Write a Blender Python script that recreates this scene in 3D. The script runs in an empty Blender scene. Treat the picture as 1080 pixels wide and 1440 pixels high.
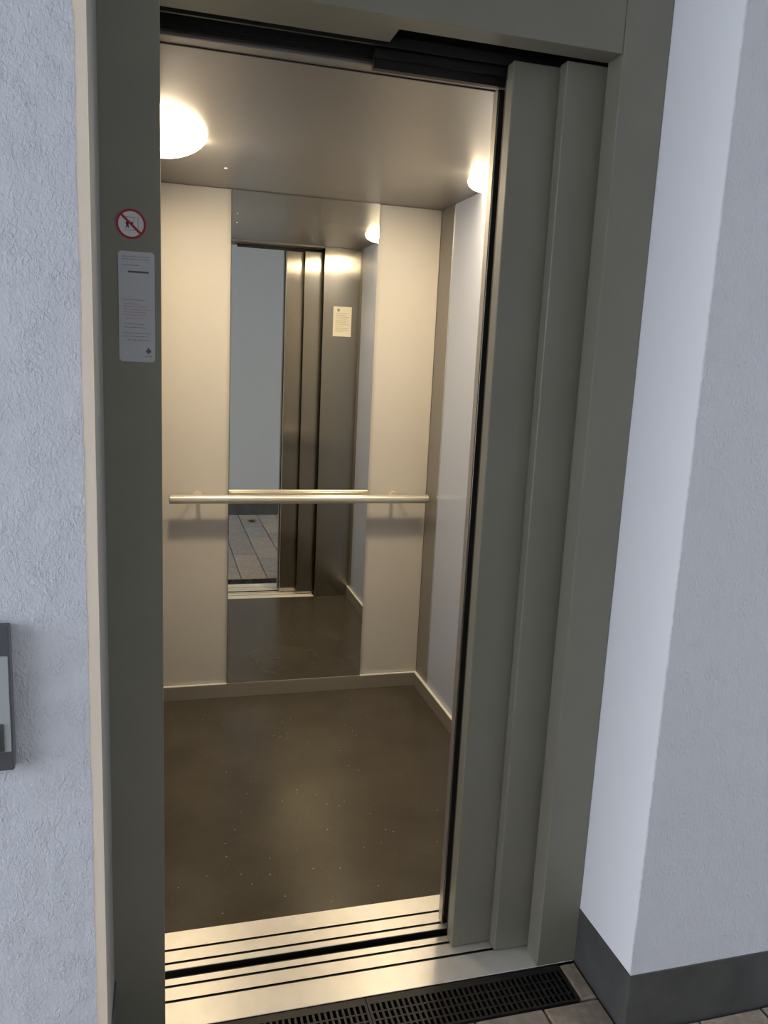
import bpy, bmesh, math, random
from mathutils import Vector, Matrix

random.seed(7)
S = bpy.context.scene
COL = S.collection

# ------------------------------------------------------------------ camera
# X runs along the lift front, Y into the cabin, Z up; Y = 0 is the front face of the door frame, Z = 0 the sill.
cam_data = bpy.data.cameras.new('camera')
cam = bpy.data.objects.new('camera', cam_data)
COL.objects.link(cam)
R_ = Vector((0.96320752, -0.26466489, 0.04673072))
U_ = Vector((0.0056829, 0.19389397, 0.98100603))
F_ = Vector((0.26869866, 0.94464682, -0.1882642))
M_ = Matrix((R_, U_, -F_)).transposed().to_4x4()
M_.translation = Vector((-0.0031, -1.5712, 1.4767))
cam.matrix_world = M_
cam_data.sensor_fit = 'HORIZONTAL'
cam_data.sensor_width = 36.0
cam_data.lens = 1125.05 * 36.0 / 1080.0
cam_data.clip_start = 0.02
S.camera = cam

# ------------------------------------------------------------------ world (overcast daylight) and exposure
W = bpy.data.worlds.new('overcast_daylight')
S.world = W
W.use_nodes = True
bg = W.node_tree.nodes['Background']
bg.inputs['Color'].default_value = (0.87, 0.925, 1.04, 1)
bg.inputs['Strength'].default_value = 7.0
LAMP_STRENGTH = 46.0

vs = S.view_settings
vs.view_transform = 'Standard'
vs.look = 'None'
vs.exposure = 0.0
vs.gamma = 1.0
vs.use_curve_mapping = False
S.cycles.use_denoising = True
S.cycles.max_bounces = 14
S.cycles.diffuse_bounces = 7
S.cycles.glossy_bounces = 8

# measured dimensions (metres)
WO = 0.8976      # clear width of the frame
HO = 2.10        # clear height of the frame
JW = 0.105       # jamb face width
XR = 1.004       # outer edge of the frame, start of the wall return
DN = 0.2266      # depth of the niche
HB = 0.147       # dark plinth height
XC = 1.131       # cabin inner face of the side wall opposite the jamb
YB = 1.7385      # mirror face
ZC = 2.092       # cabin ceiling
YF = 0.3175      # inner face of the cabin front return


# ------------------------------------------------------------------ materials
def new_mat(name):
    m = bpy.data.materials.new(name)
    m.use_nodes = True
    return m, m.node_tree, m.node_tree.nodes['Principled BSDF']


def simple(name, col, rough=0.5, metal=0.0, aniso=0.0, tangent=None, var=0.0, vscale=8.0, bump=0.0, bscale=200.0,
           spec=0.5, stretch=None):
    m, nt, b = new_mat(name)
    b.inputs['Base Color'].default_value = (*col, 1)
    b.inputs['Roughness'].default_value = rough
    b.inputs['Metallic'].default_value = metal
    b.inputs['Specular IOR Level'].default_value = spec
    tc = nt.nodes.new('ShaderNodeTexCoord')
    src = tc.outputs['Object']
    if stretch:
        mp = nt.nodes.new('ShaderNodeMapping')
        mp.inputs['Scale'].default_value = stretch
        nt.links.new(src, mp.inputs['Vector'])
        src = mp.outputs['Vector']
    if aniso:
        b.inputs['Anisotropic'].default_value = aniso
        cx = nt.nodes.new('ShaderNodeCombineXYZ')
        for i in range(3):
            cx.inputs[i].default_value = tangent[i]
        nt.links.new(cx.outputs[0], b.inputs['Tangent'])
    if var:
        n = nt.nodes.new('ShaderNodeTexNoise')
        n.inputs['Scale'].default_value = vscale
        n.inputs['Detail'].default_value = 4
        nt.links.new(src, n.inputs['Vector'])
        r = nt.nodes.new('ShaderNodeValToRGB')
        r.color_ramp.elements[0].position = 0.3
        r.color_ramp.elements[1].position = 0.7
        r.color_ramp.elements[0].color = (*[c * (1 - var) for c in col], 1)
        r.color_ramp.elements[1].color = (*[min(1, c * (1 + var)) for c in col], 1)
        nt.links.new(n.outputs['Fac'], r.inputs['Fac'])
        nt.links.new(r.outputs['Color'], b.inputs['Base Color'])
    if bump:
        n = nt.nodes.new('ShaderNodeTexNoise')
        n.inputs['Scale'].default_value = bscale
        n.inputs['Detail'].default_value = 3
        nt.links.new(src, n.inputs['Vector'])
        bp = nt.nodes.new('ShaderNodeBump')
        bp.inputs['Strength'].default_value = 1.0
        bp.inputs['Distance'].default_value = bump
        nt.links.new(n.outputs['Fac'], bp.inputs['Height'])
        nt.links.new(bp.outputs['Normal'], b.inputs['Normal'])
    return m


def plaster(name, col, dist, scale):
    """rough scraped render: ridged noise relief"""
    m, nt, b = new_mat(name)
    b.inputs['Base Color'].default_value = (*col, 1)
    b.inputs['Roughness'].default_value = 0.75
    b.inputs['Specular IOR Level'].default_value = 0.3
    tc = nt.nodes.new('ShaderNodeTexCoord')
    mp = nt.nodes.new('ShaderNodeMapping')
    mp.inputs['Rotation'].default_value = (0, math.radians(35), 0)
    mp.inputs['Scale'].default_value = (1.0, 1.0, 0.62)
    nt.links.new(tc.outputs['Object'], mp.inputs['Vector'])
    n1 = nt.nodes.new('ShaderNodeTexNoise')
    n1.inputs['Scale'].default_value = scale
    n1.inputs['Detail'].default_value = 7.0
    n1.inputs['Roughness'].default_value = 0.55
    n1.inputs['Distortion'].default_value = 0.6
    nt.links.new(mp.outputs['Vector'], n1.inputs['Vector'])
    n2 = nt.nodes.new('ShaderNodeTexNoise')
    n2.inputs['Scale'].default_value = scale * 0.12
    n2.inputs['Detail'].default_value = 1.0
    nt.links.new(tc.outputs['Object'], n2.inputs['Vector'])
    amp = nt.nodes.new('ShaderNodeMapRange')
    amp.inputs['From Min'].default_value = 0.35
    amp.inputs['From Max'].default_value = 0.65
    amp.inputs['To Min'].default_value = 0.35
    amp.inputs['To Max'].default_value = 1.0
    nt.links.new(n2.outputs['Fac'], amp.inputs['Value'])
    mul = nt.nodes.new('ShaderNodeMath')
    mul.operation = 'MULTIPLY'
    nt.links.new(n1.outputs['Fac'], mul.inputs[0])
    nt.links.new(amp.outputs['Result'], mul.inputs[1])
    bp = nt.nodes.new('ShaderNodeBump')
    bp.inputs['Strength'].default_value = 1.0
    bp.inputs['Distance'].default_value = dist
    nt.links.new(mul.outputs[0], bp.inputs['Height'])
    nt.links.new(bp.outputs['Normal'], b.inputs['Normal'])
    return m


def speckled(name, base, speck, rough):
    m, nt, b = new_mat(name)
    tc = nt.nodes.new('ShaderNodeTexCoord')
    n0 = nt.nodes.new('ShaderNodeTexNoise')
    n0.inputs['Scale'].default_value = 5.0
    n0.inputs['Detail'].default_value = 5
    nt.links.new(tc.outputs['Object'], n0.inputs['Vector'])
    r0 = nt.nodes.new('ShaderNodeValToRGB')
    r0.color_ramp.elements[0].position = 0.3
    r0.color_ramp.elements[1].position = 0.75
    r0.color_ramp.elements[0].color = (*[c * 0.85 for c in base], 1)
    r0.color_ramp.elements[1].color = (*[c * 1.2 for c in base], 1)
    nt.links.new(n0.outputs['Fac'], r0.inputs['Fac'])
    mix = None
    prev = r0.outputs['Color']
    for sc, th, amt in ((150.0, 0.12, 0.5), (34.0, 0.075, 1.0)):
        v = nt.nodes.new('ShaderNodeTexVoronoi')
        v.inputs['Scale'].default_value = sc
        nt.links.new(tc.outputs['Object'], v.inputs['Vector'])
        mr = nt.nodes.new('ShaderNodeMapRange')
        mr.inputs['From Min'].default_value = th
        mr.inputs['From Max'].default_value = th * 0.6
        mr.inputs['To Min'].default_value = 0.0
        mr.inputs['To Max'].default_value = amt
        nt.links.new(v.outputs['Distance'], mr.inputs['Value'])
        # only some of the cells carry a fleck
        sep = nt.nodes.new('ShaderNodeSeparateColor')
        nt.links.new(v.outputs['Color'], sep.inputs['Color'])
        gt = nt.nodes.new('ShaderNodeMath')
        gt.operation = 'GREATER_THAN'
        gt.inputs[1].default_value = 0.55
        nt.links.new(sep.outputs['Red'], gt.inputs[0])
        mu = nt.nodes.new('ShaderNodeMath')
        mu.operation = 'MULTIPLY'
        nt.links.new(mr.outputs['Result'], mu.inputs[0])
        nt.links.new(gt.outputs[0], mu.inputs[1])
        mx = nt.nodes.new('ShaderNodeMix')
        mx.data_type = 'RGBA'
        nt.links.new(mu.outputs[0], mx.inputs[0])
        nt.links.new(prev, mx.inputs[6])
        mx.inputs[7].default_value = (*speck, 1)
        prev = mx.outputs[2]
    nt.links.new(prev, b.inputs['Base Color'])
    b.inputs['Roughness'].default_value = rough
    b.inputs['Specular IOR Level'].default_value = 0.45
    return m


def opal_lamp(name, col, base, hot, bulb):
    """opal glass lit from inside by one bulb: brightest in front of the bulb (object coordinates of the shade)"""
    m, nt, b = new_mat(name)
    b.inputs['Base Color'].default_value = (0.9, 0.88, 0.8, 1)
    b.inputs['Roughness'].default_value = 0.25
    b.inputs['Emission Color'].default_value = (*col, 1)
    tc = nt.nodes.new('ShaderNodeTexCoord')
    d = nt.nodes.new('ShaderNodeVectorMath')
    d.operation = 'DISTANCE'
    d.inputs[1].default_value = bulb
    nt.links.new(tc.outputs['Object'], d.inputs[0])
    mr = nt.nodes.new('ShaderNodeMapRange')
    mr.interpolation_type = 'SMOOTHSTEP'
    mr.inputs['From Min'].default_value = 0.028
    mr.inputs['From Max'].default_value = 0.085
    mr.inputs['To Min'].default_value = hot
    mr.inputs['To Max'].default_value = base
    nt.links.new(d.outputs['Value'], mr.inputs['Value'])
    nt.links.new(mr.outputs['Result'], b.inputs['Emission Strength'])
    return m


MAT = {
    'plaster': plaster('scraped_white_plaster', (0.64, 0.66, 0.71), 0.0062, 190.0),
    'plaster_r': plaster('fine_white_plaster', (0.64, 0.655, 0.69), 0.0042, 170.0),
    'smooth_white': simple('smooth_white_plaster', (0.74, 0.76, 0.80), 0.7, bump=0.0002, bscale=60),
    'reveal': simple('shaded_reveal_grey', (0.23, 0.225, 0.21), 0.6),  # weak light on the side-facing reveal put into a darker grey
    'bead': simple('cream_corner_bead', (0.86, 0.74, 0.60), 0.6),
    'frame': simple('olive_grey_frame_paint', (0.215, 0.205, 0.165), 0.42, var=0.04, vscale=6, bump=0.00008, bscale=500),
    'plinth': simple('dark_grey_plinth_paint', (0.068, 0.068, 0.066), 0.55, var=0.2, vscale=14),
    'steel': simple('vertically_brushed_steel', (0.41, 0.385, 0.35), 0.18, 1.0, 0.93, (1, 0, 0)),
    'ceil': simple('satin_steel_ceiling', (0.29, 0.272, 0.255), 0.38, 0.55, 0.6, (1, 0, 0)),
    'cream': simple('warm_white_laminate', (0.59, 0.56, 0.515), 0.45, var=0.02, vscale=5),
    'blue': simple('pale_blue_grey_laminate', (0.50, 0.55, 0.68), 0.35),
    'post': simple('satin_grey_post', (0.30, 0.285, 0.26), 0.4, 0.5),
    'mirror': simple('mirror_glass', (0.84, 0.84, 0.79), 0.0, 1.0),
    'edge': simple('polished_edge', (0.8, 0.8, 0.78), 0.25, 1.0),
    'rail': simple('brushed_rail_steel', (0.84, 0.80, 0.71), 0.32, 0.7, 0.5, (1, 0, 0)),
    'cabfloor': speckled('dark_speckled_linoleum', (0.066, 0.056, 0.040), (0.42, 0.37, 0.27), 0.25),
    'cabbase': simple('grey_plinth_aluminium', (0.45, 0.42, 0.36), 0.4, 0.6),
    'sill': simple('ribbed_aluminium', (0.95, 0.91, 0.84), 0.45, 0.6, 0.8, (0, 1, 0), var=0.04, vscale=20),
    'black': simple('black_steel_and_shade', (0.008, 0.008, 0.008), 0.6),  # also stands in for shade in the sill gap and door head
    'track': simple('dark_track_steel', (0.018, 0.018, 0.018), 0.45),
    'rubber_and_shade': simple('black_rubber_and_shade', (0.012, 0.011, 0.010), 0.55),  # also blackens the sill grooves in place of shade
    'iron': simple('black_grating', (0.020, 0.018, 0.017), 0.5, 0.2),
    'mortar': simple('dark_joint_sand', (0.05, 0.046, 0.04), 0.9, var=0.3, vscale=60),
    'concrete': simple('added_soffit_paint', (0.34, 0.34, 0.34), 0.8),
    'sign_white': simple('sticker_white', (0.62, 0.62, 0.62), 0.4),
    'sign_label': simple('label_white', (0.46, 0.47, 0.49), 0.4),
    'sign_red': simple('sign_red', (0.35, 0.015, 0.03), 0.4),
    'sign_black': simple('sign_black', (0.015, 0.015, 0.018), 0.45),
    'print_grey': simple('print_grey', (0.22, 0.225, 0.24), 0.5),
    'print_dark': simple('print_dark', (0.10, 0.10, 0.115), 0.5),
    'print_red': simple('print_faded_red', (0.44, 0.27, 0.29), 0.5),
    'paper': simple('notice_paper', (0.75, 0.70, 0.60), 0.5),
    'paper_print': simple('notice_print', (0.45, 0.41, 0.34), 0.6),
    'box': simple('anthracite_housing', (0.085, 0.088, 0.098), 0.4),
    'box_face': simple('brushed_face_plate', (0.46, 0.50, 0.51), 0.4, 0.3),
    'box_glass': simple('button_cap', (0.35, 0.37, 0.42), 0.3),
    'leaf': simple('dry_leaf', (0.10, 0.05, 0.02), 0.6, var=0.4, vscale=80),
    'edge_satin': simple('satin_edge_steel', (0.46, 0.43, 0.39), 0.35, 0.7),
    'far_wall': simple('pale_grey_render', (0.49, 0.49, 0.46), 0.8),
    'ledge': simple('lit_ledge_tone', (0.90, 0.88, 0.82), 0.45, 0.0),  # lamp light on the skirting top put into a paler colour
    'white_cap': simple('white_cap', (0.85, 0.83, 0.78), 0.3),
}
PAVERS = [simple('paver_stone_%d' % i, c, 0.75, var=0.22, vscale=45, bump=0.0012, bscale=220) for i, c in enumerate(
    [(0.30, 0.25, 0.20), (0.25, 0.215, 0.185), (0.33, 0.265, 0.20), (0.26, 0.235, 0.21)])]
MAT['lamp'] = opal_lamp('lit_opal_glass', (1.0, 0.80, 0.52), LAMP_STRENGTH * 0.42, LAMP_STRENGTH * 5.0, (0.0, 0.045, 0.012))


# ------------------------------------------------------------------ building helpers
def link(name, bm, mat, parent=None, smooth=False):
    """one mesh object whose origin is the middle of its base; bm holds world coordinates"""
    xs = [v.co.x for v in bm.verts]; ys = [v.co.y for v in bm.verts]; zs = [v.co.z for v in bm.verts]
    o3 = Vector(((min(xs) + max(xs)) / 2, (min(ys) + max(ys)) / 2, min(zs)))
    bmesh.ops.recalc_face_normals(bm, faces=bm.faces[:])
    bmesh.ops.translate(bm, verts=bm.verts[:], vec=-o3)
    me = bpy.data.meshes.new(name)
    bm.to_mesh(me)
    bm.free()
    me.materials.append(MAT[mat] if isinstance(mat, str) else mat)
    if smooth:
        for p in me.polygons:
            p.use_smooth = True
    ob = bpy.data.objects.new(name, me)
    COL.objects.link(ob)
    put(ob, o3, parent)
    return ob


def world_loc(ob):
    v = Vector(ob.location)
    while ob.parent:
        ob = ob.parent
        v += Vector(ob.location)
    return v


def put(ob, w, parent):
    if parent:
        ob.parent = parent
        ob.location = Vector(w) - world_loc(parent)
    else:
        ob.location = w


def tag(ob, label=None, cat=None, group=None, kind=None):
    for k, v in (('label', label), ('category', cat), ('group', group), ('kind', kind)):
        if v:
            ob[k] = v
    return ob


def empty(name, loc, label=None, cat=None, group=None, kind=None):
    ob = bpy.data.objects.new(name, None)
    ob.empty_display_size = 0.05
    ob.location = loc
    COL.objects.link(ob)
    return tag(ob, label, cat, group, kind)


def add_box(bm, x0, x1, y0, y1, z0, z1):
    v = [bm.verts.new((x, y, z)) for x in (x0, x1) for y in (y0, y1) for z in (z0, z1)]
    for f in ((0, 1, 3, 2), (4, 6, 7, 5), (0, 4, 5, 1), (2, 3, 7, 6), (0, 2, 6, 4), (1, 5, 7, 3)):
        bm.faces.new([v[i] for i in f])
    return v


def box(name, x0, x1, y0, y1, z0, z1, mat, parent=None, bev=0.0, seg=2):
    bm = bmesh.new()
    add_box(bm, x0, x1, y0, y1, z0, z1)
    if bev:
        bmesh.ops.bevel(bm, geom=bm.edges[:], offset=bev, segments=seg, affect='EDGES', profile=0.5)
    return link(name, bm, mat, parent)


def tube(name, a, b, r, mat, parent=None, n=20, bev=0.0):
    a, b = Vector(a), Vector(b)
    d = (b - a).normalized()
    q = d.to_track_quat('Z', 'Y')
    bm = bmesh.new()
    L = (b - a).length
    prof = [(0.0, r)] if not bev else [(0.0, r - bev), (bev * 0.3, r - bev * 0.3), (bev, r)]
    rings = []
    full = prof + [(L - t, rr) for t, rr in reversed(prof)]
    for t, rr in full:
        rings.append([bm.verts.new(a + q @ Vector((rr * math.cos(2 * math.pi * k / n), rr * math.sin(2 * math.pi * k / n), t)))
                      for k in range(n)])
    for i in range(len(rings) - 1):
        for k in range(n):
            f = bm.faces.new((rings[i][k], rings[i][(k + 1) % n], rings[i + 1][(k + 1) % n], rings[i + 1][k]))
            f.smooth = True
    bm.faces.new(list(reversed(rings[0])))
    bm.faces.new(rings[-1])
    return link(name, bm, mat, parent)


def prism_y(name, pts, y0, y1, mat, parent=None):
    """polygon in XZ, extruded from y0 to y1"""
    bm = bmesh.new()
    A = [bm.verts.new((x, y0, z)) for x, z in pts]
    B = [bm.verts.new((x, y1, z)) for x, z in pts]
    bm.faces.new(A)
    bm.faces.new(list(reversed(B)))
    for i in range(len(pts)):
        j = (i + 1) % len(pts)
        bm.faces.new((A[i], B[i], B[j], A[j]))
    return link(name, bm, mat, parent)


def ring_y(name, cx, cz, r0, r1, y0, y1, mat, parent=None, n=40):
    bm = bmesh.new()
    L = []
    for y in (y0, y1):
        for r in (r0, r1):
            L.append([bm.verts.new((cx + r * math.cos(2 * math.pi * k / n), y, cz + r * math.sin(2 * math.pi * k / n))) for k in range(n)])
    for k in range(n):
        j = (k + 1) % n
        bm.faces.new((L[0][k], L[0][j], L[1][j], L[1][k]))
        bm.faces.new((L[2][k], L[3][k], L[3][j], L[2][j]))
        bm.faces.new((L[1][k], L[1][j], L[3][j], L[3][k]))
        bm.faces.new((L[0][k], L[2][k], L[2][j], L[0][j]))
    return link(name, bm, mat, parent)


def structure(ob, label=None):
    return tag(ob, label, None, None, 'structure')


def profile_x(name, pts, x0, x1, mat, parent=None):
    """polygon in YZ, extruded along X"""
    bm = bmesh.new()
    A = [bm.verts.new((x0, y, z)) for y, z in pts]
    B = [bm.verts.new((x1, y, z)) for y, z in pts]
    fa = bm.faces.new(A)
    fb = bm.faces.new(list(reversed(B)))
    for i in range(len(pts)):
        j = (i + 1) % len(pts)
        bm.faces.new((A[i], B[i], B[j], A[j]))
    bmesh.ops.triangulate(bm, faces=[fa, fb])
    return link(name, bm, mat, parent)


# ================================================================== the passage in front of the lift
XL0, XR1 = -3.2, 5.5
YO = -2.30
ZP = 2.75

# rough plaster wall beside the frame, with a slightly ragged plaster edge against the bead
wl = structure(box('wall_left', XL0, -0.104, -DN + 0.006, 2.1, -0.03, ZP, 'reveal'),
               'white plastered wall carrying the grey call station')
bm = bmesh.new()
zs = [HB + (ZP - HB) * i / 420 for i in range(421)]
e = [-0.121 + random.uniform(-0.0012, 0.0012) + 0.0006 * math.sin(z * 21) for z in zs]
for i in range(420):
    q = [bm.verts.new(c) for c in ((XL0, -DN, zs[i]), (e[i], -DN, zs[i]), (e[i + 1], -DN, zs[i + 1]), (XL0, -DN, zs[i + 1]),
                                   (e[i], -DN + 0.006, zs[i]), (e[i + 1], -DN + 0.006, zs[i + 1]))]
    bm.faces.new(q[:4])
    bm.faces.new((q[1], q[4], q[5], q[2]))
bmesh.ops.remove_doubles(bm, verts=bm.verts[:], dist=1e-6)
link('plaster_coat', bm, 'plaster', wl)
box('corner_bead', -0.1225, -0.1035, -DN + 0.0005, -DN + 0.012, HB, ZP, 'bead', wl, 0.001)
structure(box('baseboard_left', XL0, -0.100, -DN - 0.006, -0.001, -0.03, HB, 'plinth', None, 0.002),
          'dark grey plinth below the plastered wall with the call station')

wr = structure(box('wall_right', XR, XR1, -DN + 0.004, 0.15, HB, ZP, 'smooth_white'),
               'white wall return with smooth reveal and fine plaster front')
bm = bmesh.new()
zs = [HB + (ZP - HB) * i / 300 for i in range(301)]
e = [XR + random.uniform(-0.0010, 0.0010) for z in zs]
for i in range(300):
    q = [bm.verts.new(c) for c in ((XR1, -DN, zs[i]), (e[i], -DN, zs[i]), (e[i + 1], -DN, zs[i + 1]), (XR1, -DN, zs[i + 1]),
                                   (e[i], -DN + 0.0045, zs[i]), (e[i + 1], -DN + 0.0045, zs[i + 1]))]
    bm.faces.new(q[:4])
    bm.faces.new((q[1], q[4], q[5], q[2]))
bmesh.ops.remove_doubles(bm, verts=bm.verts[:], dist=1e-6)
link('plaster_coat', bm, 'plaster_r', wr)
structure(box('baseboard_right', XR - 0.002, XR1, -DN - 0.002, 0.10, -0.03, HB, 'plinth', None, 0.0025),
          'dark grey plinth around the foot of the white wall return')

structure(box('wall_opposite', XL0, XR1, YO - 0.2, YO, -0.03, ZP, 'far_wall'), 'pale grey wall across the passage, seen in the mirror')
structure(box('baseboard_opposite', XL0, XR1, YO, YO + 0.012, -0.03, HB, 'plinth', None, 0.002),
          'dark plinth of the wall across the passage')
structure(box('ceiling', XL0, XR1, YO - 0.2, 0.0, ZP, ZP + 0.15, 'concrete'), 'unseen soffit added above the passage to hold back skylight')  # unseen, added so the sky does not light the passage from above
structure(box('wall_above_door', -0.104, XR, 0.004, 0.15, 2.42, ZP, 'smooth_white'), 'white wall above the lift door frame')

# paved floor: base with single pavers
fl = structure(box('floor', XL0 - 3.0, XR1, YO - 0.2, -0.001, -0.16, -0.034, 'mortar'), 'brown grey stone paving of the passage')
PX, PL, GAP = 0.172, 0.36, 0.005


def paver_mesh(w, l):
    bm = bmesh.new()
    add_box(bm, -w / 2, w / 2, -l / 2, l / 2, 0.0, 0.032)
    bmesh.ops.bevel(bm, geom=[ed for ed in bm.edges if all(v.co.z > 0.02 for v in ed.verts)], offset=0.004, segments=1, affect='EDGES')
    me = bpy.data.meshes.new('paver')
    bm.to_mesh(me)
    bm.free()
    return me


cache = {}


def paver(x0, x1, y0, y1):
    w, l = round(x1 - x0 - GAP, 4), round(y1 - y0 - GAP, 4)
    mi = random.randrange(4)
    k = (w, l, mi)
    if k not in cache:
        cache[k] = paver_mesh(w, l)
        cache[k].materials.append(PAVERS[mi])
    ob = bpy.data.objects.new('paver', cache[k])
    COL.objects.link(ob)
    put(ob, ((x0 + x1) / 2, (y0 + y1) / 2, -0.034 + random.uniform(-0.0015, 0.001)), fl)


yfront = -0.119
for c in range(-11, 14):
    x0 = 0.855 + c * PX - PX * 0
    x1 = x0 + PX
    y = yfront
    first = (0.31, 0.31, 0.18)[c % 3]
    while y > YO + 0.02:
        l = first if y == yfront else PL
        y2 = max(y - l, YO + 0.012)
        if y2 - YO < 0.08:
            y2 = YO + 0.012
        if x1 > XR and y > -DN:              # in front of the plinth
            if y2 < -DN - 0.04:
                paver(max(x0, x0), x1, y2, -DN - 0.004) if x0 > XR - 0.01 else paver(x0, x1, y2, -DN - 0.004)
                if x0 < XR - 0.02:
                    paver(x0, XR - 0.002, -DN - 0.004, y)
        elif x0 < -0.104 and y > -DN:
            if y2 < -DN - 0.04:
                paver(x0, x1, y2, -DN - 0.008)
        else:
            paver(x0, x1, y2, y)
        y = y2
paver(0.955, XR - 0.002, -0.119, -0.001)       # cut piece beside the drain

# drain channel with two gratings
structure(box('trim_1', -0.095, 0.955, -0.1195, -0.002, -0.034, -0.030, 'black'), 'black drain channel under the gratings')


def grate(x0, x1, label):
    g = empty('drain_grating', ((x0 + x1) / 2, -0.069, -0.030), label, 'grating', 'drain gratings along the lift sill')
    bm = bmesh.new()
    add_box(bm, x0 + .001, x1 - .001, -0.1185, -0.1135, -0.029, -0.001)
    add_box(bm, x0 + .001, x1 - .001, -0.0235, -0.0035, -0.029, -0.0012)
    add_box(bm, x0 + .001, x0 + .007, -0.1135, -0.0235, -0.029, -0.001)
    add_box(bm, x1 - .007, x1 - .001, -0.1135, -0.0235, -0.029, -0.001)
    link('frame', bm, 'iron', g)
    for yy in (-0.0460, -0.0685, -0.0910):
        box('rib', x0 + .007, x1 - .007, yy - .0022, yy + .0022, -0.016, -0.003, 'iron', g)
    n = 36
    first = None
    for i in range(1, n):
        x = x0 + .004 + (x1 - x0 - .008) * i / n
        if first is None:
            first = box('bar', x - .0027, x + .0027, -0.1135, -0.0235, -0.024, -0.0015, 'iron', g)
        else:
            b = first.copy()
            COL.objects.link(b)
            b.parent = g
            b.location = Vector((x, -0.0685, -0.024)) - Vector(g.location)
    return g


grate(-0.05, 0.453, 'black slotted drain grating before the sill, at the end near the call station')
grate(0.453, 0.953, 'black slotted drain grating before the sill, ending at the cut paving stone')

# ================================================================== landing door frame
fr = empty('trim_2', (WO / 2, 0.05, 0), 'olive grey painted steel frame around the lift doors', None, None, 'structure')
box('jamb', -JW, 0.0, 0.0, 0.058, 0.0, 2.42, 'frame', fr, 0.0012)
box('jamb', WO, XR, 0.0, 0.058, 0.0, 2.42, 'frame', fr, 0.0025)
box('header', 0.0008, WO - 0.0012, 0.0004, 0.058, HO, 2.42, 'frame', fr, 0.0012)
box('soffit_plate', 0.0, 0.445, 0.058, 0.128, HO + 0.001, HO + 0.008, 'frame', fr)
box('closing_post', -0.06, -0.0006, 0.058, 0.15, 0.0, 2.3, 'frame', fr)
box('back_plate', WO + 0.002, XR + 0.25, 0.15, 0.158, -0.05, 2.4, 'black', fr)

# head cavity with the door tracks
tr = empty('trim_3', (0.45, 0.15, HO), 'black door track in the head of the lift opening', None, None, 'structure')
box('cavity_top', -0.06, 1.25, 0.058, 0.34, 2.30, 2.31, 'black', tr)
box('track_rail', -0.001, 1.10, 0.143, 0.150, 2.099, 2.118, 'track', tr)
box('track_back', -0.001, 1.20, 0.196, 0.203, 2.099, 2.30, 'black', tr)
box('head_shade', -0.001, 0.93, 0.2045, 0.2160, 2.0900, 2.29, 'black', tr)  # black strip painting the dark of the cavity over the transom front
box('hanger_rail', 0.425, 1.10, 0.165, 0.174, 2.084, 2.100, 'track', tr)
box('hanger_seal', 0.428, 1.10, 0.184, 0.200, 2.068, 2.110, 'rubber_and_shade', tr)

# sills with running grooves
def sill_profile(y0, y1, grooves, z0=-0.10, lip=0.001):
    p = [(y0, z0), (y0, -lip), (y0 + lip, 0.0)]
    for g, w in grooves:
        p += [(g - w / 2, 0.0), (g - w / 2, -0.022), (g + w / 2, -0.022), (g + w / 2, 0.0)]
    p += [(y1 - 0.002, 0.0), (y1, -0.002), (y1, z0)]
    return p


sl_ = structure(profile_x('sill_landing', sill_profile(0.0, 0.153, [(0.081, 0.008), (0.127, 0.008)]), -0.002, WO + 0.10, 'sill'),
          'bright grooved aluminium door sill beside the drain grating')
sc_ = structure(profile_x('sill_cabin', sill_profile(0.179, 0.313, [(0.202, 0.008), (0.247, 0.008)]), -0.002, 0.914, 'sill'),
          'bright grooved aluminium sill at the edge of the cabin floor')
for par, ys_, x1_ in ((sl_, (0.081, 0.127), WO + 0.09), (sc_, (0.202, 0.247), 0.912)):
    for y_ in ys_:
        box('groove_shade', -0.001, x1_, y_ - 0.0038, y_ + 0.0038, -0.020, -0.0035, 'rubber_and_shade', par)  # black fill painting the shade inside the groove
structure(box('floor_shaft', -0.10, 1.30, 0.0, 2.1, -0.60, -0.50, 'black'), 'dark shaft pit seen through the gap between the sills')
structure(box('wall_shaft_front', -0.10, 1.30, 0.02, 0.10, -0.5, -0.10, 'black'), 'dark shaft wall below the landing sill')

structure(box('trim_4', -0.09, 1.25, 0.1530, 0.1550, -0.5, -0.0008, 'black'), 'black sheet standing in for shade below the landing sill')  # black sheet painting the gap's shade over the bright sill face
structure(box('trim_5', -0.02, 1.10, 0.1770, 0.1790, -0.5, -0.0008, 'black'), 'black sheet standing in for shade below the cabin sill')  # same painted shade on the cabin side of the gap
# landing door leaves (telescopic pair, half open)
def leaf(name, x0, x1, y0, y1, z0, z1, mat, label, seal=None):
    e_ = empty(name, ((x0 + x1) / 2, (y0 + y1) / 2, z0), label, None, None, 'structure')
    box('leaf_panel', x0, x1, y0, y1, z0, z1, mat, e_, 0.0028, 3)
    if seal:
        box('edge_seal', x0 + 0.003, x0 + 0.010, y1 - 0.001, y1 + seal, z0 + 0.004, z1 - 0.004, 'rubber_and_shade', e_)
    return e_


leaf('door_1', 0.811, 1.25, 0.0690, 0.1010, 0.004, 2.0985, 'frame', 'olive grey sliding door leaf next to the frame')
leaf('door_2', 0.7085, 1.15, 0.1050, 0.1400, 0.004, 2.0965, 'frame', 'olive grey sliding door leaf with the leading edge', 0.012)
# cabin door leaves
d3 = leaf('door_3', 0.7125, 1.12, 0.1900, 0.2140, 0.004, 2.066, 'steel', 'brushed steel cabin door leaf with the leading edge')
leaf('door_4', 0.8120, 1.13, 0.2350, 0.2590, 0.004, 2.066, 'steel', 'brushed steel cabin door leaf next to the front panel')

box('back_sheet', 0.7145, 1.11, 0.1885, 0.1899, 0.008, 2.06, 'rubber_and_shade', d3)  # thin black sheet over the outer face of the leaf
box('leading_edge', 0.7108, 0.7124, 0.1902, 0.2138, 0.006, 2.064, 'edge_satin', d3)

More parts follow.
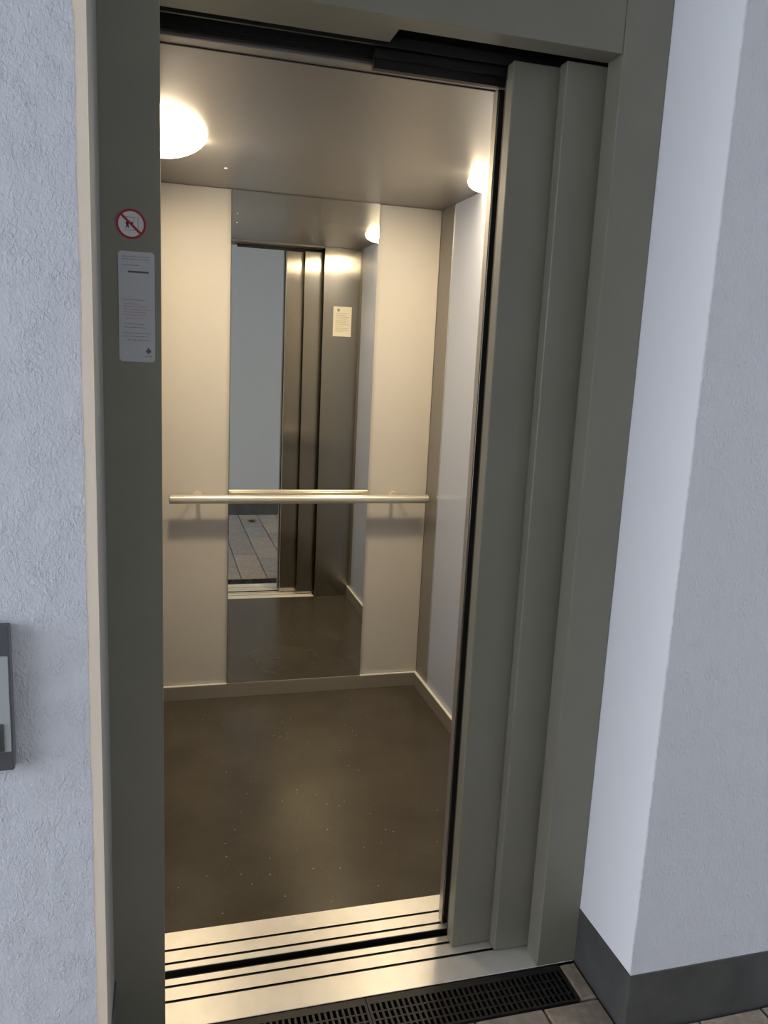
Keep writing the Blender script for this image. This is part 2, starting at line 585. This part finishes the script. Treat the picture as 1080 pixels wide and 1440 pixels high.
# ================================================================== cabin shell
structure(box('floor_cabin', -0.02, XC + 0.03, 0.3135, YB + 0.05, -0.06, 0.0, 'cabfloor'), 'dark speckled linoleum floor of the cabin')
structure(box('ceiling_cabin', -0.02, XC + 0.03, YF - 0.001, YB + 0.05, ZC, ZC + 0.05, 'ceil'), 'satin grey metal ceiling of the cabin')

wb = empty('wall_cabin_back', (XC / 2, YB + 0.02, 0), 'cabin back wall of warm white panels beside the mirror', None, None, 'structure')
box('wall_core', -0.02, XC + 0.03, YB + 0.022, YB + 0.05, 0.0, ZC, 'post', wb)
box('panel', 0.001, 0.2675, YB + 0.010, YB + 0.022, 0.0645, ZC - 0.001, 'cream', wb, 0.0012)
box('panel', 0.8615, XC - 0.001, YB + 0.010, YB + 0.022, 0.0645, ZC - 0.001, 'cream', wb, 0.0012)

wrc = empty('wall_cabin_right', (XC, 1.0, 0), 'cabin side wall of pale blue grey panel and satin corner post', None, None, 'structure')
box('wall_core', XC + 0.012, XC + 0.03, YF, YB + 0.05, 0.0, ZC, 'post', wrc)
box('corner_post', XC, XC + 0.012, 1.5915, YB + 0.012, 0.0645, ZC - 0.001, 'post', wrc)
box('edge_strip', XC - 0.003, XC + 0.012, 1.5860, 1.5912, 0.0645, ZC - 0.001, 'edge', wrc, 0.001)
box('panel', XC, XC + 0.012, YF + 0.06, 1.5856, 0.0645, ZC - 0.001, 'blue', wrc, 0.0012)
box('corner_post', XC, XC + 0.012, YF, YF + 0.0595, 0.0645, ZC - 0.001, 'post', wrc)

wlc = empty('wall_cabin_left', (0.0, 1.0, 0), 'cabin side wall in line with the frame, seen edge on', None, None, 'structure')
box('wall_core', -0.03, -0.013, 0.18, YB + 0.05, 0.0, ZC, 'post', wlc)
box('panel', -0.013, -0.001, YF + 0.06, 1.5856, 0.0645, ZC - 0.001, 'blue', wlc, 0.0012)
box('corner_post', -0.013, -0.001, 1.5915, YB + 0.012, 0.0645, ZC - 0.001, 'post', wlc)
box('corner_post', -0.013, -0.001, 0.18, YF + 0.0595, 0.0, ZC - 0.001, 'steel', wlc)

wf = empty('wall_cabin_front', (1.02, YF, 0), 'brushed steel front panel of the cabin beside the door', None, None, 'structure')
box('return_panel', 0.916, XC + 0.011, YF - 0.022, YF, 0.0, ZC, 'steel', wf, 0.0015)
box('transom', -0.001, 0.9155, 0.2165, YF, 2.0835, 2.20, 'ceil', wf, 0.002)
box('transom_edge', -0.001, 0.9155, 0.2600, 0.2640, 2.0815, 2.0836, 'track', wf)

bb = structure(box('baseboard_back', -0.001, XC + 0.001, YB - 0.002, YB + 0.021, 0.0, 0.0636, 'cabbase', None, 0.0012),
               'grey metal skirting along the cabin back wall')
br = structure(box('baseboard_cabin_right', XC - 0.013, XC + 0.011, YF + 0.001, YB - 0.003, 0.0, 0.0636, 'cabbase', None, 0.0012),
          'grey metal skirting below the blue grey cabin panel')

for x0_, x1_ in ((0.002, 0.267), (0.862, XC - 0.002)):  # pale strips painting the lit top of the skirting
    box('ledge_highlight', x0_, x1_, YB - 0.0022, YB + 0.0095, 0.0600, 0.0642, 'ledge', bb, 0.0006)
box('ledge_highlight', XC - 0.0132, XC - 0.0005, YF + 0.004, YB - 0.004, 0.0600, 0.0642, 'ledge', br, 0.0006)

# shaft shell that keeps daylight away from the outside of the cabin
structure(box('wall_shaft_right', 1.26, 1.32, 0.15, 2.1, -0.5, 2.6, 'black'), 'dark shaft wall')
structure(box('wall_shaft_back', -0.10, 1.32, 2.1, 2.16, -0.5, 2.6, 'black'), 'dark rear shaft wall')
structure(box('ceiling_shaft', -0.10, 1.32, 0.15, 2.16, 2.6, 2.66, 'black'), 'dark shaft ceiling')

# ================================================================== things in the cabin
mi = box('mirror', 0.2685, 0.8605, YB, YB + 0.0215, 0.0642, ZC - 0.0015, 'mirror')
tag(mi, 'tall frameless mirror between two warm white panels of the cabin back wall', 'mirror')
for x, z in ((0.2905, 2.003), (0.2885, 1.969)):
    box('pale_dot', x - 0.002, x + 0.002, YB - 0.0012, YB, z - 0.0022, z + 0.0022, 'white_cap', mi, 0.0005)  # small white marks on the mirror face

RY, RZ = YB - 0.063, 0.886
hr = empty('handrail', (0.573, RY, RZ - 0.019), 'round brushed steel handrail across the mirror on two brackets', 'handrail')
tube('rail', (0.029, RY, RZ), (1.116, RY, RZ), 0.0185, 'rail', hr, 28, 0.004)
for x in (0.141, 0.977):
    yw = YB + 0.0095
    b_ = tube('bracket', (x, RY + 0.012, RZ), (x, yw - 0.004, RZ), 0.0085, 'rail', hr, 16)
    tube('rosette', (x, yw - 0.006, RZ), (x, yw, RZ), 0.021, 'rail', b_, 24, 0.001)


def lamp(side):
    """opal glass shade: a shallow dish cut straight by the side wall"""
    yc, sag, half, drop, ex, pw = 1.013, 0.133, 0.290, 0.029, 1.875, 0.62
    x_wall = 0.0 if side < 0 else XC
    root = empty('ceiling_lamp', (x_wall - side * 0.06, yc, ZC - 0.05), ('lit opal glass ceiling lamp on the cabin side nearer the stickers' if side < 0 else
                  'lit opal glass ceiling lamp on the cabin side nearer the sliding leaves'),
                 'lamp', 'ceiling lamps of the cabin')
    n, rows = 40, 8

    def outline(s):
        pts = []
        for i in range(n + 1):
            t = -1 + 2 * i / n
            y = half * t
            x = sag * max(0.0, 1 - abs(t) ** ex) ** (1 / ex)
            pts.append((x * s, y * s))
        return pts
    bm = bmesh.new()
    prev = None
    for j in range(rows + 1):
        a = math.pi / 2 * j / rows
        s, z = math.cos(a) ** pw, -drop * math.sin(a)
        ring = [bm.verts.new((x_wall - side * (0.0015 + x), yc + y, ZC - 0.0008 + z)) for x, y in outline(max(s, 0.02))]
        if prev:
            for i in range(n):
                f = bm.faces.new((prev[i], prev[i + 1], ring[i + 1], ring[i]))
                f.smooth = True
        prev = ring
    link('glass_shade', bm, 'lamp', root)
    bm = bmesh.new()
    A = [bm.verts.new((x_wall - side * (0.0015 + x), yc + y, ZC - 0.0035)) for x, y in outline(0.975)]
    B = [bm.verts.new((x_wall - side * (0.0015 + x), yc + y, ZC - 0.0002)) for x, y in outline(0.975)]
    bm.faces.new(A)
    bm.faces.new(list(reversed(B)))
    for i in range(n + 1):
        j = (i + 1) % (n + 1)
        bm.faces.new((A[i], B[i], B[j], A[j]))
    link('mounting_rim', bm, 'white_cap', root)
    return root


lamp(-1)
lamp(1)

cs = tube('ceiling_spotlight', (0.2185, 1.389, ZC - 0.004), (0.2185, 1.389, ZC), 0.006, 'white_cap', None, 16, 0.001)
tag(cs, 'tiny white round spotlight on the cabin ceiling before the mirror', 'spotlight')

# notice on the front panel (seen in the mirror)
nt_ = empty('notice', (1.031, YF + 0.001, 1.592), 'white printed notice on the brushed steel front panel, seen in the mirror', 'notice')
box('sheet', 0.977, 1.0865, YF + 0.0002, YF + 0.0016, 1.592, 1.763, 'paper', nt_)
box('emblem', 1.000, 1.014, YF + 0.0016, YF + 0.0019, 1.735, 1.749, 'print_grey', nt_)
for k in range(11):
    z = 1.724 - k * 0.0105
    w = (0.078, 0.060, 0.082, 0.071, 0.080, 0.066, 0.082, 0.052, 0.079, 0.074, 0.045)[k]
    box('text_line', 0.990, 0.990 + w, YF + 0.0016, YF + 0.0018, z - 0.0016, z + 0.0016, 'paper_print', nt_)

# ================================================================== signs on the frame
sg = empty('prohibition_sign', (-0.0515, -0.0005, 1.664), 'round red and white prohibition sticker above the white label on the frame', 'sign')
SC = (-0.0515, 1.6915)
prism_y('disc', [(SC[0] + 0.0255 * math.cos(t * math.pi / 24), SC[1] + 0.0255 * math.sin(t * math.pi / 24)) for t in range(48)],
        -0.0006, 0.0, 'sign_white', sg)
ring_y('ring', SC[0], SC[1], 0.0218, 0.0258, -0.0010, -0.0004, 'sign_red', sg)
ca, sa = math.cos(math.radians(-43)), math.sin(math.radians(-43))
prism_y('slash', [(SC[0] + u * ca - v * sa, SC[1] + u * sa + v * ca) for u, v in ((-.0225, -.0021), (.0225, -.0021), (.0225, .0021), (-.0225, .0021))],
        -0.0013, -0.0005, 'sign_red', sg)
# pictogram: figure at the lift and a grey box outline
pg = prism_y('pictogram', [(SC[0] + x, SC[1] + z) for x, z in ((-.0092, -.0068), (-.0078, -.0012), (-.0094, .0010), (-.0078, .0040), (-.0050, .0044),
                                                          (-.0032, .0012), (-.0044, -.0012), (-.0034, -.0068), (-.0054, -.0068), (-.0062, -.0030), (-.0072, -.0068))],
             -0.0009, -0.0005, 'sign_black', sg)
prism_y('figure_head', [(SC[0] - .0063 + .0017 * math.cos(t * math.pi / 6), SC[1] + .0064 + .0017 * math.sin(t * math.pi / 6)) for t in range(12)],
        -0.0009, -0.0005, 'sign_black', pg)
prism_y('flame', [(SC[0] + x, SC[1] + z) for x, z in ((.0000, -.0010), (-.0008, .0022), (.0012, .0050), (.0022, .0028), (.0034, .0042), (.0036, .0006), (.0022, -.0012))],
        -0.0009, -0.0005, 'sign_black', pg)
for x0, x1, z0, z1 in ((-.0115, .0125, -.0110, -.0101), (-.0115, .0125, .0112, .0121), (.0116, .0125, -.0101, .0112), (.0045, .0053, .0010, .0112)):
    box('picture_line', SC[0] + x0, SC[0] + x1, -0.0009, -0.0005, SC[1] + z0, SC[1] + z1, 'print_grey', pg)

lb = empty('information_label', (-0.043, -0.0005, 1.4495), 'tall white printed label below the round prohibition sticker', 'label')
bm = bmesh.new()
add_box(bm, -0.0745, -0.0115, -0.0007, 0.0, 1.4495, 1.6445)
bmesh.ops.bevel(bm, geom=[ed for ed in bm.edges if abs(ed.verts[0].co.y - ed.verts[1].co.y) > 1e-5], offset=0.003, segments=3, affect='EDGES')
link('sheet', bm, 'sign_label', lb)


def text_bar(x0, x1, z, h, mat):
    # a line of small print, broken into words
    x = x0
    while x < x1 - 0.001:
        w = min(random.uniform(0.003, 0.008), x1 - x)
        box('text_line', x, x + w, -0.0010, -0.0006, z - h / 2, z + h / 2, mat, lb)
        x += w + 0.0012


for z, x0, x1, h, m_ in ((1.6355, -.068, -.020, .0012, 'print_grey'), (1.6310, -.068, -.020, .0012, 'print_grey'),
                         (1.6205, -.068, -.040, .0012, 'print_grey'), (1.5600, -.068, -.028, .0012, 'print_grey'),
                         (1.5530, -.066, -.036, .0014, 'print_red'), (1.5480, -.066, -.024, .0014, 'print_red'),
                         (1.5430, -.066, -.018, .0013, 'print_red'), (1.5380, -.066, -.028, .0014, 'print_red'),
                         (1.5330, -.066, -.026, .0014, 'print_red'), (1.5270, -.062, -.034, .0014, 'print_red'),
                         (1.5170, -.066, -.030, .0012, 'print_grey'), (1.5110, -.066, -.028, .0012, 'print_grey'),
                         (1.5010, -.068, -.018, .0014, 'print_grey'), (1.4950, -.068, -.022, .0012, 'print_grey'),
                         (1.4885, -.060, -.020, .0015, 'print_grey'), (1.4600, -.030, -.016, .0012, 'print_grey')):
    text_bar(x0, x1, z, h, m_)
box('bold_line', -0.058, -0.022, -0.0010, -0.0006, 1.6075, 1.6110, 'print_dark', lb)
prism_y('emblem', [(-.0285, 1.4690), (-.0235, 1.4640), (-.0180, 1.4685), (-.0200, 1.4720), (-.0245, 1.4760), (-.0255, 1.4715)], -0.0010, -0.0006, 'print_dark', lb)

# ================================================================== call station on the plastered wall
cb = empty('call_station', (-0.295, -DN - 0.012, 0.783), 'anthracite lift call station with pale face plate on the plastered wall', 'call station')
YC = -DN - 0.022
box('housing', -0.345, -0.2375, YC, -DN + 0.001, 0.783, 1.031, 'box', cb, 0.003)
fp = box('face_plate', -0.337, -0.2405, YC - 0.003, YC + 0.001, 0.818, 0.982, 'box_face', cb, 0.001)
bz = box('button_bezel', -0.316, -0.2500, YC - 0.006, YC - 0.002, 0.8195, 0.8680, 'box', cb, 0.002)
box('button', -0.310, -0.2570, YC - 0.009, YC - 0.005, 0.8225, 0.8600, 'box_glass', bz, 0.002)

# ================================================================== leaf on the paving
bm = bmesh.new()
pts = [(0, -.045), (.012, -.030), (.030, -.022), (.020, -.004), (.034, .012), (.014, .018), (.004, .040), (-.008, .020), (-.030, .014),
       (-.018, -.004), (-.030, -.020), (-.010, -.028)]
cen = bm.verts.new((0.775, -1.955, 0.004))
top = [bm.verts.new((0.775 + x * 1.2, -1.955 + y * 1.2, 0.001 + 0.018 * ((x * 30) ** 2 + (y * 22) ** 2) / 2)) for x, y in pts]
for i in range(len(top)):
    bm.faces.new((cen, top[i], top[(i + 1) % len(top)]))
res = bmesh.ops.solidify(bm, geom=bm.faces[:], thickness=0.001)
lf = link('dry_leaf', bm, 'leaf')
tag(lf, 'curled dry brown leaf lying on the paving by the far plinth', 'leaf')
